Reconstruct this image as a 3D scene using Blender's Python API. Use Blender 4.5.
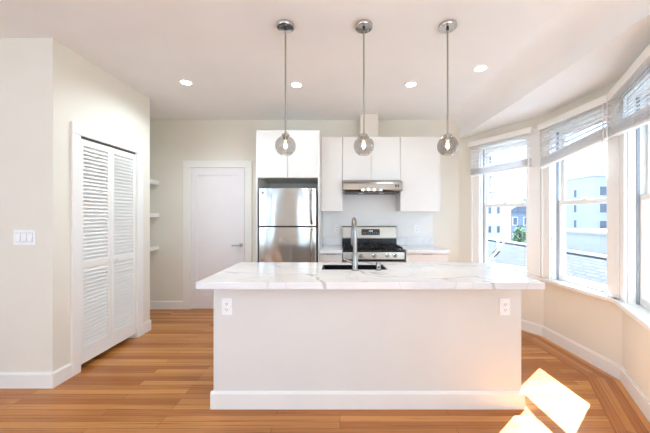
import bpy, bmesh, math, random
from mathutils import Vector, Matrix
random.seed(7)
for o in list(bpy.data.objects):
    bpy.data.objects.remove(o, do_unlink=True)
S = bpy.context.scene
COL = S.collection
PI = math.pi

# ------------------------------------------------------------------ camera
F, CX, CY, EYE = 286.0, 340.0, 216.5, 1.32
cam = bpy.data.cameras.new('camera')
cam.sensor_width = 36.0
cam.lens = F / 650.0 * 36.0
cam.shift_x = (325.0 - CX) / 650.0
cam.clip_start = 0.02
cam.clip_end = 500
camo = bpy.data.objects.new('camera', cam)
camo.location = (0, 0, EYE)
camo.rotation_euler = (PI / 2, 0, 0)
COL.objects.link(camo)
S.camera = camo

# ------------------------------------------------------------------ sky, sun, added fill lights, exposure
S.view_settings.view_transform = 'Standard'
S.view_settings.look = 'None'
S.view_settings.exposure = 0.73
S.view_settings.gamma = 1.0
S.view_settings.use_curve_mapping = False
try:
    S.cycles.max_bounces = 14
    S.cycles.diffuse_bounces = 8
    S.cycles.glossy_bounces = 6
    S.cycles.transparent_max_bounces = 24
    S.cycles.caustics_reflective = False
    S.cycles.caustics_refractive = False
    S.cycles.sample_clamp_indirect = 6.0
except Exception:
    pass
W = bpy.data.worlds.new('sky')
S.world = W
W.use_nodes = True
bg = W.node_tree.nodes['Background']
bg.inputs['Color'].default_value = (0.53, 0.74, 1.02, 1)
bg.inputs['Strength'].default_value = 2.5

sun = bpy.data.lights.new('sun', 'SUN')
sun.energy = 31.0
sun.angle = math.radians(0.5)
sun.color = (0.79, 0.95, 1.14)
suno = bpy.data.objects.new('sun', sun)
suno.rotation_euler = Vector((-0.773, -0.634, -1.115)).to_track_quat('-Z', 'Y').to_euler()
suno.location = (8, 8, 12)
COL.objects.link(suno)


def fill_light(name, loc, rot, sx, sy, watts, col=(0.61, 0.85, 1.05)):
    l = bpy.data.lights.new(name, 'AREA')
    l.shape = 'RECTANGLE'
    l.size, l.size_y = sx, sy
    l.energy = watts
    l.color = col
    o = bpy.data.objects.new(name, l)
    o.location = loc
    o.rotation_euler = rot
    COL.objects.link(o)
    return o

# area lights added as fill behind the camera, set in unseen openings
REAR_Y, FARLEFT_X = -3.6, -4.2
REAR_OPENINGS = [(-3.9, -2.7), (-0.9, 0.2)]
for i, (a, b) in enumerate(REAR_OPENINGS):
    fill_light('fill_rear', ((a + b) / 2, REAR_Y - 0.02, 1.5), (PI / 2, 0, 0), b - a - 0.1, 1.8, 2.0)
SIDE_OPENINGS = [(-3.3, -1.9), (-1.5, -0.1)]  # unseen openings added in the far left wall for more fill lights
for a, b in SIDE_OPENINGS:
    fill_light('fill_side', (FARLEFT_X - 0.02, (a + b) / 2, 1.5), (PI / 2 + 0.2, 0, -PI / 2), b - a - 0.1, 1.8, 6)
RIGHT_OPENINGS = [(-3.0, -1.7), (-1.4, -0.1)]  # openings added in the unseen right wall, with fill lights tilted upwards
for a, b in RIGHT_OPENINGS:
    fill_light('fill_right', (1.72, (a + b) / 2, 1.5), (PI / 2 + 0.5, 0, PI / 2), b - a - 0.1, 1.8, 26)

# ------------------------------------------------------------------ materials
def new_mat(name):
    m = bpy.data.materials.new(name)
    m.use_nodes = True
    nt = m.node_tree
    b = nt.nodes['Principled BSDF']
    return m, nt, b


def srgb(r, g, b):
    f = lambda c: (c / 255 / 12.92) if c / 255 <= 0.04045 else ((c / 255 + 0.055) / 1.055) ** 2.4
    return (f(r), f(g), f(b), 1)


def coords(nt, scale=(1, 1, 1), rot=(0, 0, 0), src='Object'):
    tc = nt.nodes.new('ShaderNodeTexCoord')
    mp = nt.nodes.new('ShaderNodeMapping')
    mp.inputs['Scale'].default_value = scale
    mp.inputs['Rotation'].default_value = rot
    nt.links.new(tc.outputs[src], mp.inputs['Vector'])
    return mp.outputs['Vector']


def noise(nt, vec, scale, detail=3, rough=0.5, dist=0.0):
    n = nt.nodes.new('ShaderNodeTexNoise')
    n.inputs['Scale'].default_value = scale
    n.inputs['Detail'].default_value = detail
    n.inputs['Roughness'].default_value = rough
    n.inputs['Distortion'].default_value = dist
    nt.links.new(vec, n.inputs['Vector'])
    return n.outputs['Fac']


def ramp(nt, fac, stops):
    r = nt.nodes.new('ShaderNodeValToRGB')
    els = r.color_ramp.elements
    while len(els) < len(stops):
        els.new(0.5)
    for e, (p, c) in zip(els, stops):
        e.position = p
        e.color = c
    nt.links.new(fac, r.inputs['Fac'])
    return r.outputs['Color']


def mix(nt, a, b, fac, mode='MIX'):
    m = nt.nodes.new('ShaderNodeMix')
    m.data_type = 'RGBA'
    m.blend_type = mode
    for s, v in ((m.inputs[0], fac), (m.inputs[6], a), (m.inputs[7], b)):
        if hasattr(v, 'is_linked') or hasattr(v, 'node'):
            nt.links.new(v, s)
        else:
            s.default_value = v
    return m.outputs[2]


def bump(nt, b, height, strength=0.1, dist=0.01):
    n = nt.nodes.new('ShaderNodeBump')
    n.inputs['Strength'].default_value = strength
    n.inputs['Distance'].default_value = dist
    nt.links.new(height, n.inputs['Height'])
    nt.links.new(n.outputs['Normal'], b.inputs['Normal'])


def paint(name, col, rough=0.6, tex=0.03, spec=0.3):
    m, nt, b = new_mat(name)
    v = coords(nt)
    n = noise(nt, v, 3.0, 2)
    c2 = tuple(x * 0.97 for x in col[:3]) + (1,)
    nt.links.new(ramp(nt, n, [(0.3, c2), (0.7, col)]), b.inputs['Base Color'])
    b.inputs['Roughness'].default_value = rough
    b.inputs['Specular IOR Level'].default_value = spec
    if tex:
        bump(nt, b, noise(nt, v, 220, 2), tex, 0.002)
    return m


def metal(name, col, rough, wave=0.0, brushed=0.0):
    m, nt, b = new_mat(name)
    b.inputs['Metallic'].default_value = 1.0
    v = coords(nt, (1, 1, 1))
    n = noise(nt, coords(nt, (400, 400, 6)), 1.0, 2)
    c2 = tuple(x * 0.92 for x in col[:3]) + (1,)
    nt.links.new(ramp(nt, n, [(0.3, c2), (0.7, col)]), b.inputs['Base Color'])
    b.inputs['Roughness'].default_value = rough
    if wave:
        bump(nt, b, noise(nt, coords(nt, (4.2, 1, 1.4)), 1.0, 1), wave, 0.05)
    return m


def plain(name, col, rough=0.5, spec=0.4, metallic=0.0):
    m, nt, b = new_mat(name)
    n = noise(nt, coords(nt), 40, 2)
    c2 = tuple(x * 0.93 for x in col[:3]) + (1,)
    nt.links.new(ramp(nt, n, [(0.35, c2), (0.65, col)]), b.inputs['Base Color'])
    b.inputs['Roughness'].default_value = rough
    b.inputs['Specular IOR Level'].default_value = spec
    b.inputs['Metallic'].default_value = metallic
    return m


def emit(name, col, strength):
    m, nt, b = new_mat(name)
    b.inputs['Base Color'].default_value = (0.8, 0.8, 0.8, 1)
    b.inputs['Emission Color'].default_value = col
    b.inputs['Emission Strength'].default_value = strength
    return m


def thin_glass(name, tint, refl=1.0, rough=0.0):
    m = bpy.data.materials.new(name)
    m.use_nodes = True
    nt = m.node_tree
    nt.nodes.clear()
    out = nt.nodes.new('ShaderNodeOutputMaterial')
    tr = nt.nodes.new('ShaderNodeBsdfTransparent')
    tr.inputs['Color'].default_value = tint
    gl = nt.nodes.new('ShaderNodeBsdfGlossy')
    gl.inputs['Roughness'].default_value = rough
    fr = nt.nodes.new('ShaderNodeFresnel')
    fr.inputs['IOR'].default_value = 1.45
    mu = nt.nodes.new('ShaderNodeMath')
    mu.operation = 'MULTIPLY'
    mu.inputs[1].default_value = refl
    # same reflectance from both sides of the pane
    ge = nt.nodes.new('ShaderNodeNewGeometry')
    mr = nt.nodes.new('ShaderNodeMapRange')
    mr.inputs['To Min'].default_value = 1.45
    mr.inputs['To Max'].default_value = 1.0 / 1.45
    nt.links.new(ge.outputs['Backfacing'], mr.inputs['Value'])
    nt.links.new(mr.outputs['Result'], fr.inputs['IOR'])
    nt.links.new(fr.outputs[0], mu.inputs[0])
    ms = nt.nodes.new('ShaderNodeMixShader')
    nt.links.new(mu.outputs[0], ms.inputs['Fac'])
    nt.links.new(tr.outputs[0], ms.inputs[1])
    nt.links.new(gl.outputs[0], ms.inputs[2])
    nt.links.new(ms.outputs[0], out.inputs['Surface'])
    return m


def wood_floor(name, along='X'):
    m, nt, b = new_mat(name)
    v = coords(nt, (1, 1, 1), (0, 0, 0) if along == 'X' else (0, 0, PI / 2))
    br = nt.nodes.new('ShaderNodeTexBrick')
    br.offset = 0.37
    br.offset_frequency = 3
    br.inputs['Color1'].default_value = srgb(212, 146, 80)
    br.inputs['Color2'].default_value = srgb(166, 98, 46)
    br.inputs['Mortar'].default_value = srgb(92, 50, 24)
    br.inputs['Scale'].default_value = 1.0
    br.inputs['Mortar Size'].default_value = 0.0011
    br.inputs['Mortar Smooth'].default_value = 0.3
    br.inputs['Bias'].default_value = -0.1
    br.inputs['Brick Width'].default_value = 1.15
    br.inputs['Row Height'].default_value = 0.0575
    nt.links.new(v, br.inputs['Vector'])
    sc = (1.3, 80, 1)
    g = noise(nt, coords(nt, sc if along == 'X' else (80, 1.3, 1)), 1.0, 5, 0.6, 0.6)
    grain = ramp(nt, g, [(0.30, (0.44, 0.36, 0.29, 1)), (0.48, (1, 1, 1, 1)), (0.56, (1, 1, 1, 1)), (0.72, (0.78, 0.68, 0.58, 1))])
    big = ramp(nt, noise(nt, coords(nt, (0.8, 5, 1) if along == 'X' else (5, 0.8, 1)), 1.0, 2),
               [(0.3, (0.80, 0.76, 0.72, 1)), (0.65, (1, 1, 1, 1))])
    c = mix(nt, br.outputs['Color'], grain, 0.8, 'MULTIPLY')
    c = mix(nt, c, big, 0.9, 'MULTIPLY')
    nt.links.new(c, b.inputs['Base Color'])
    b.inputs['Roughness'].default_value = 0.24
    b.inputs['Specular IOR Level'].default_value = 0.36
    bump(nt, b, g, 0.04, 0.002)
    return m


def marble(name, veins=1.0):
    m, nt, b = new_mat(name)
    v = coords(nt, (1, 1.5, 1), (0, 0, 0.5))
    n1 = noise(nt, v, 1.0, 4, 0.5, 0.9)
    n2 = noise(nt, coords(nt, (1.3, 1, 1), (0, 0, -0.6)), 1.9, 3, 0.5, 0.6)
    v1 = ramp(nt, n1, [(0.486, (0, 0, 0, 1)), (0.499, (0.8, 0.8, 0.8, 1)), (0.501, (0.8, 0.8, 0.8, 1)), (0.52, (0, 0, 0, 1))])
    v2 = ramp(nt, n2, [(0.485, (0, 0, 0, 1)), (0.5, (0.45, 0.45, 0.45, 1)), (0.512, (0, 0, 0, 1))])
    soft = ramp(nt, noise(nt, v, 2.3, 3), [(0.35, srgb(219, 219, 221)), (0.65, srgb(235, 234, 232))])
    hue = lambda r, g, b_: tuple(0.85 + (x - 0.85) * veins for x in srgb(r, g, b_)[:3]) + (1,)
    c = mix(nt, soft, hue(168, 166, 166), v1)
    c = mix(nt, c, hue(200, 193, 182), v2)
    nt.links.new(c, b.inputs['Base Color'])
    b.inputs['Roughness'].default_value = 0.13
    b.inputs['Specular IOR Level'].default_value = 0.5
    return m


def shingle(name, c1, c2, rh=0.16, bw=0.45, src='Object', rot=(0, 0, 0)):
    m, nt, b = new_mat(name)
    br = nt.nodes.new('ShaderNodeTexBrick')
    br.inputs['Color1'].default_value = c1
    br.inputs['Color2'].default_value = c2
    br.inputs['Mortar'].default_value = tuple(x * 0.45 for x in c2[:3]) + (1,)
    br.inputs['Scale'].default_value = 1.0
    br.inputs['Mortar Size'].default_value = 0.03
    br.inputs['Brick Width'].default_value = bw
    br.inputs['Row Height'].default_value = rh
    v = coords(nt, (1, 1, 1), rot, src)
    nt.links.new(v, br.inputs['Vector'])
    n = ramp(nt, noise(nt, v, 6, 3), [(0.3, (0.75, 0.75, 0.75, 1)), (0.7, (1, 1, 1, 1))])
    nt.links.new(mix(nt, br.outputs['Color'], n, 1.0, 'MULTIPLY'), b.inputs['Base Color'])
    b.inputs['Roughness'].default_value = 0.9
    return m


def blind_mat(name):
    m = bpy.data.materials.new(name)
    m.use_nodes = True
    nt = m.node_tree
    nt.nodes.clear()
    out = nt.nodes.new('ShaderNodeOutputMaterial')
    d = nt.nodes.new('ShaderNodeBsdfDiffuse')
    t = nt.nodes.new('ShaderNodeBsdfTranslucent')
    g = ramp(nt, noise(nt, coords(nt, (3, 60, 60)), 1.0, 3), [(0.3, srgb(240, 240, 240)), (0.7, srgb(250, 250, 250))])
    nt.links.new(g, d.inputs['Color'])
    nt.links.new(g, t.inputs['Color'])
    ms = nt.nodes.new('ShaderNodeMixShader')
    ms.inputs['Fac'].default_value = 0.68
    nt.links.new(d.outputs[0], ms.inputs[1])
    nt.links.new(t.outputs[0], ms.inputs[2])
    nt.links.new(ms.outputs[0], out.inputs['Surface'])
    return m


M = {}
M['wall'] = paint('beige wall paint', srgb(228, 223, 210))
M['ceiling'] = paint('ceiling paint', srgb(238, 240, 240))
M['trim'] = paint('white trim paint', srgb(236, 234, 229), 0.35, 0.0, 0.45)
M['door'] = paint('white door paint', srgb(234, 230, 231), 0.4, 0.0, 0.4)
M['cabinet'] = paint('white cabinet laminate', srgb(227, 225, 220), 0.3, 0.0, 0.45)
M['island'] = paint('pale grey island paint', srgb(222, 220, 215), 0.5, 0.02)
M['splash'] = paint('pale grey backsplash', srgb(238, 236, 231), 0.35, 0.0)
M['marble_soft'] = marble('faintly veined quartz', 0.3)
M['floor'] = wood_floor('oak strip floor')
M['border'] = wood_floor('oak floor border')
M['marble'] = marble('white veined quartz')
M['steel'] = metal('brushed stainless steel', srgb(160, 154, 146), 0.24)
M['fridge'] = metal('wavy stainless steel', srgb(196, 190, 182), 0.15, 0.35)
M['chrome'] = metal('polished nickel', srgb(206, 204, 200), 0.10)
M['rod'] = metal('satin nickel', srgb(176, 172, 166), 0.28)
M['nickel'] = metal('brushed nickel', srgb(158, 154, 147), 0.26)
M['black'] = plain('black enamel', (0.012, 0.012, 0.013, 1), 0.22, 0.5)
M['iron'] = plain('cast iron', (0.014, 0.014, 0.014, 1), 0.6, 0.3)
M['dark'] = plain('dark plastic', (0.03, 0.03, 0.032, 1), 0.45)
M['fridge_side'] = plain('dark grey steel', (0.16, 0.16, 0.165, 1), 0.5)
M['sink'] = plain('charcoal sink composite', (0.007, 0.007, 0.008, 1), 0.55, 0.12)
M['plate'] = plain('white plastic plate', srgb(246, 246, 246), 0.35)
M['slot'] = plain('socket slot', (0.05, 0.05, 0.05, 1), 0.6)
M['glass'] = thin_glass('window glass', (0.97, 0.985, 0.99, 1), 0.8)
M['globe'] = thin_glass('smoked globe glass', (0.70, 0.675, 0.655, 1), 2.0)
M['bulbglass'] = thin_glass('clear bulb glass', (0.97, 0.94, 0.9, 1), 0.8)
M['filament'] = emit('glowing filament', (1.0, 0.78, 0.5, 1), 60)
M['lens'] = emit('lit downlight lens', (1.0, 0.95, 0.88, 1), 9)
M['display'] = emit('range clock digits', (0.5, 0.7, 0.75, 1), 0.22)
M['blind'] = blind_mat('white blind slats')
M['track'] = plain('grey metal track', (0.10, 0.10, 0.10, 1), 0.5)
M['vinyl'] = plain('grey vinyl channel', srgb(150, 155, 162), 0.5)
M['shingle'] = shingle('grey roof shingles', (0.070, 0.059, 0.053, 1), (0.040, 0.034, 0.031, 1))
M['white_stucco'] = paint('white stucco', srgb(206, 200, 194), 0.9, 0)
M['blue_stucco'] = paint('pale blue stucco', srgb(186, 182, 180), 0.9, 0)
M['flatroof'] = plain('pale gravel roof', (0.085, 0.085, 0.09, 1), 0.9)
M['outglass'] = plain('far window glass', srgb(98, 104, 116), 0.3)
M['blue_house'] = paint('grey blue clapboard', srgb(128, 138, 152), 0.9, 0)
M['leaf'] = plain('leaves', (0.06, 0.13, 0.035, 1), 0.7)
M['bark'] = plain('bark', (0.10, 0.07, 0.05, 1), 0.9)
M['street'] = plain('asphalt', (0.06, 0.06, 0.065, 1), 0.9)
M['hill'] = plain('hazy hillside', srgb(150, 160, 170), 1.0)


# ------------------------------------------------------------------ mesh helpers
class MB:
    def __init__(self):
        self.bm = bmesh.new()

    def box(self, x0, x1, y0, y1, z0, z1, bev=0.0, seg=2):
        t = bmesh.new()
        bmesh.ops.create_cube(t, size=1.0)
        for v in t.verts:
            v.co = Vector(((x0 + x1) / 2 + v.co.x * (x1 - x0), (y0 + y1) / 2 + v.co.y * (y1 - y0),
                           (z0 + z1) / 2 + v.co.z * (z1 - z0)))
        if bev:
            bev = min(bev, 0.45 * min(abs(x1 - x0), abs(y1 - y0), abs(z1 - z0)))
            bmesh.ops.bevel(t, geom=t.edges[:], offset=bev, segments=seg, profile=0.5, affect='EDGES')
        return self._merge(t)

    def _merge(self, t, mat=None):
        if mat is not None:
            bmesh.ops.transform(t, matrix=mat, verts=t.verts[:])
        me = bpy.data.meshes.new('tmp')
        t.to_mesh(me)
        t.free()
        self.bm.from_mesh(me)
        bpy.data.meshes.remove(me)
        return self

    def cyl(self, p0, p1, r, r2=None, seg=24, smooth=True):
        p0, p1 = Vector(p0), Vector(p1)
        d = p1 - p0
        t = bmesh.new()
        bmesh.ops.create_cone(t, cap_ends=True, cap_tris=False, segments=seg, radius1=r,
                              radius2=r if r2 is None else r2, depth=d.length)
        for f in t.faces:
            f.smooth = smooth and len(f.verts) == 4
        q = d.to_track_quat('Z', 'Y').to_matrix().to_4x4()
        return self._merge(t, Matrix.Translation((p0 + p1) / 2) @ q)

    def lathe(self, prof, c=(0, 0, 0), seg=32, axis='Z', close=False):
        t = bmesh.new()
        rings = []
        for r, z in prof:
            ring = []
            for i in range(seg):
                a = 2 * PI * i / seg
                p = (r * math.cos(a), r * math.sin(a), z)
                if axis == 'Y':
                    p = (p[0], p[2], p[1])
                ring.append(t.verts.new(Vector(c) + Vector(p)))
            rings.append(ring)
        for k in range(len(rings) - 1):
            for i in range(seg):
                f = t.faces.new((rings[k][i], rings[k][(i + 1) % seg], rings[k + 1][(i + 1) % seg], rings[k + 1][i]))
                f.smooth = True
        if close:
            t.faces.new(rings[0][::-1])
            t.faces.new(rings[-1])
        bmesh.ops.remove_doubles(t, verts=t.verts[:], dist=1e-6)
        bmesh.ops.recalc_face_normals(t, faces=t.faces[:])
        return self._merge(t)

    def tube(self, pts, r, seg=16, caps=True):
        pts = [Vector(p) for p in pts]
        rs = r if isinstance(r, (list, tuple)) else [r] * len(pts)
        t = bmesh.new()
        rings = []
        up = None
        for i, p in enumerate(pts):
            d = (pts[min(i + 1, len(pts) - 1)] - pts[max(i - 1, 0)]).normalized()
            if up is None:
                up = d.orthogonal().normalized()
            up = (up - d * up.dot(d)).normalized()
            sd = d.cross(up)
            rings.append([t.verts.new(p + (up * math.cos(2 * PI * k / seg) + sd * math.sin(2 * PI * k / seg)) * rs[i])
                          for k in range(seg)])
        for k in range(len(rings) - 1):
            for i in range(seg):
                t.faces.new((rings[k][i], rings[k][(i + 1) % seg], rings[k + 1][(i + 1) % seg], rings[k + 1][i])).smooth = True
        if caps:
            t.faces.new(rings[0][::-1])
            t.faces.new(rings[-1])
        bmesh.ops.recalc_face_normals(t, faces=t.faces[:])
        return self._merge(t)

    def prism(self, poly, lo, hi, axis='Z'):
        """poly is a list of 2D points; axis is the direction of extrusion"""
        t = bmesh.new()
        mk = {'Z': lambda p, h: (p[0], p[1], h), 'Y': lambda p, h: (p[0], h, p[1]), 'X': lambda p, h: (h, p[0], p[1])}[axis]
        a = [t.verts.new(mk(p, lo)) for p in poly]
        b = [t.verts.new(mk(p, hi)) for p in poly]
        n = len(poly)
        t.faces.new(a[::-1])
        t.faces.new(b)
        for i in range(n):
            t.faces.new((a[i], a[(i + 1) % n], b[(i + 1) % n], b[i]))
        bmesh.ops.recalc_face_normals(t, faces=t.faces[:])
        return self._merge(t)

    def quad(self, *ps):
        self.bm.faces.new([self.bm.verts.new(p) for p in ps])
        return self

    def build(self, name, mat, parent=None, bevel=0.0, local=False):
        me = bpy.data.meshes.new(name)
        if parent is not None and not local:
            off = root_loc(parent)
            for v in self.bm.verts:
                v.co -= off
        sm = any(f.smooth for f in self.bm.faces)
        self.bm.to_mesh(me)
        self.bm.free()
        if sm:
            try:
                me.set_sharp_from_angle(angle=math.radians(40))
            except Exception:
                pass
        me.materials.append(mat)
        o = bpy.data.objects.new(name, me)
        COL.objects.link(o)
        if parent is not None:
            o.parent = parent
        if bevel:
            md = o.modifiers.new('bevel', 'BEVEL')
            md.width = bevel
            md.segments = 2
            md.limit_method = 'ANGLE'
        return o


def root_loc(o):
    v = Vector((0, 0, 0))
    while o is not None:
        v = v + o.location
        o = o.parent
    return v


def tag(o, label=None, cat=None, group=None, kind=None):
    if label:
        o['label'] = label
    if cat:
        o['category'] = cat
    if group:
        o['group'] = group
    if kind:
        o['kind'] = kind
    return o


def thing(name, loc, label, cat, group=None, kind=None, rz=0.0):
    o = bpy.data.objects.new(name, None)
    o.empty_display_size = 0.1
    o.location = loc
    o.rotation_euler = (0, 0, rz)
    COL.objects.link(o)
    return tag(o, label, cat, group, kind)


def copy_tree(o, parent=None, loc=None):
    c = o.copy()
    COL.objects.link(c)
    if parent is not None:
        c.parent = parent
    if loc is not None:
        c.location = loc
    for ch in list(o.children):
        copy_tree(ch, c)
    return c


def struct(name, mb, mat, label, cat, bevel=0.0):
    return tag(mb.build(name, mat, None, bevel), label, cat, None, 'structure')


def at(px, py, D):
    return Vector(((px - CX) * D / F, D, EYE - (py - CY) * D / F))


def xat(px, D):
    return (px - CX) * D / F


def B(*a, **k):
    return MB().box(*a, **k)

# ------------------------------------------------------------------ dimensions of the room
H = 2.70
BACK = 4.08
RX = 1.70                     # plane of the right wall, where the bay opens
CLX = -2.22                   # closet side wall
CL0, CL1 = 2.21, 3.34         # closet front and far corner
ALX = -2.86                   # left wall of the alcove behind the closet
BAYZ = 2.43
P0, P1, P2, P3 = (RX, BACK), (2.24, 3.146), (2.27, 2.30), (RX, 1.31)

# ------------------------------------------------------------------ floor, ceiling, walls
f = MB()
f.prism([(FARLEFT_X - 0.15, REAR_Y - 0.15), (RX + 0.05, REAR_Y - 0.15), (RX + 0.05, 1.25), (2.36, 2.27), (2.33, 3.18),
         (RX + 0.05, 4.2), (FARLEFT_X - 0.15, 4.2)], -0.12, 0.0)
struct('floor', f, M['floor'], 'glossy orange brown oak strip floor', 'floor')

c = MB()
c.box(FARLEFT_X - 0.15, RX + 0.15, REAR_Y - 0.15, BACK + 0.12, H, H + 0.12)
struct('ceiling', c, M['ceiling'], 'smooth off-white main ceiling over the kitchen', 'ceiling')
c = MB()
c.prism([(RX + 0.12, 1.1), (2.45, 2.25), (2.42, 3.2), (RX + 0.12, 4.2)], BAYZ, BAYZ + 0.1)
struct('ceiling_bay', c, M['ceiling'], 'low ceiling inside the bay window', 'ceiling')
# header over the bay, coved into the ceiling
prof = [(RX + 0.12, BAYZ), (RX, BAYZ)]
R_ = 0.20
for i in range(13):
    a = i / 12 * PI / 2
    prof.append((RX - R_ + R_ * math.cos(a), H - R_ + R_ * math.sin(a)))
prof += [(RX - R_, H + 0.01), (RX + 0.12, H + 0.01)]
h = MB()
h.prism(prof, 1.31, BACK + 0.01, 'Y')
for fc in h.bm.faces:
    fc.smooth = len(fc.verts) == 4
struct('wall_right_header', h, M['ceiling'], 'beam over the bay window, coved into the ceiling', 'wall')

w = MB()
w.box(FARLEFT_X - 0.15, RX + 0.15, BACK, BACK + 0.12, 0, H)
struct('wall_back', w, M['wall'], 'beige rear kitchen wall behind the cabinets and door', 'wall')
w = MB()
cur = REAR_Y
for a, b in RIGHT_OPENINGS:  # holes made only for the added fill lights
    w.box(RX, RX + 0.15, cur, a, 0, 2.47)
    w.box(RX, RX + 0.15, a, b, 0, 0.55)
    w.box(RX, RX + 0.15, a, b, 2.42, 2.47)
    cur = b
w.box(RX, RX + 0.15, cur, 1.31, 0, 2.47)
w.prism([(RX + 0.15, 2.47), (RX, 2.47)] + prof[2:15] + [(RX + 0.15, H)], REAR_Y, 1.31, 'Y')
struct('wall_right', w, M['wall'], 'right wall running on before the bay', 'wall')
w = MB()
w.box(FARLEFT_X, CLX, CL0, CL0 + 0.11, 0, H)
struct('wall_left', w, M['wall'], 'beige wall with the switch plate, facing the camera', 'wall')
w = MB()
w.box(ALX - 0.1, ALX, CL0 + 0.11, CL1 - 0.11, 0, H)
struct('wall_closet_back', w, M['wall'], 'wall at the back of the closet', 'wall')
# closet side wall with its door opening
DO0, DO1, DOZ = 2.432, 3.115, 2.01
w = MB()
w.box(CLX - 0.11, CLX, CL0 + 0.11, DO0, 0, H)
w.box(CLX - 0.11, CLX, DO1, CL1, 0, H)
w.box(CLX - 0.11, CLX, DO0, DO1, DOZ, H)
struct('wall_closet', w, M['wall'], 'closet wall holding the louvered doors', 'wall')
w = MB()
w.box(ALX - 0.1, CLX - 0.11, CL1 - 0.11, CL1, 0, H)
struct('wall_closet_end', w, M['wall'], 'rear face of the closet', 'wall')
w = MB()
w.box(ALX - 0.11, ALX, CL1, BACK, 0, H)
struct('wall_alcove', w, M['wall'], 'left wall of the shelved alcove', 'wall')


def wall_with_openings(axis, lo, hi, pos0, pos1, holes, z0, z1):
    m = MB()
    def bx(a, b, za, zb):
        if b - a > 1e-4:
            if axis == 'X':
                m.box(a, b, pos0, pos1, za, zb)
            else:
                m.box(pos0, pos1, a, b, za, zb)
    cur = lo
    for a, b in holes:
        bx(cur, a, 0, H)
        bx(a, b, 0, z0)
        bx(a, b, z1, H)
        cur = b
    bx(cur, hi, 0, H)
    return m

struct('wall_rear', wall_with_openings('X', FARLEFT_X, RX, REAR_Y - 0.14, REAR_Y, REAR_OPENINGS, 0.55, 2.45), M['wall'],
       'wall behind the camera with tall openings added for light', 'wall')
struct('wall_far_left', wall_with_openings('Y', REAR_Y, BACK, FARLEFT_X - 0.14, FARLEFT_X, SIDE_OPENINGS, 0.55, 2.45), M['wall'],
       'far left wall of the living room with openings added for light', 'wall')
w = MB()
w.box(0.275, 0.515, 3.85, BACK, 2.372, H)
struct('wall_chase', w, M['wall'], 'boxed vent chase between the range cabinet and the ceiling', 'wall', 0.003)

# ------------------------------------------------------------------ bay facets, windows, blinds
WIN_Z0, WIN_Z1 = 0.655, 2.245


def facet(pa, pb):
    d = Vector((pb[0] - pa[0], pb[1] - pa[1]))
    return d.length, math.atan2(d.y, d.x)

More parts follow.
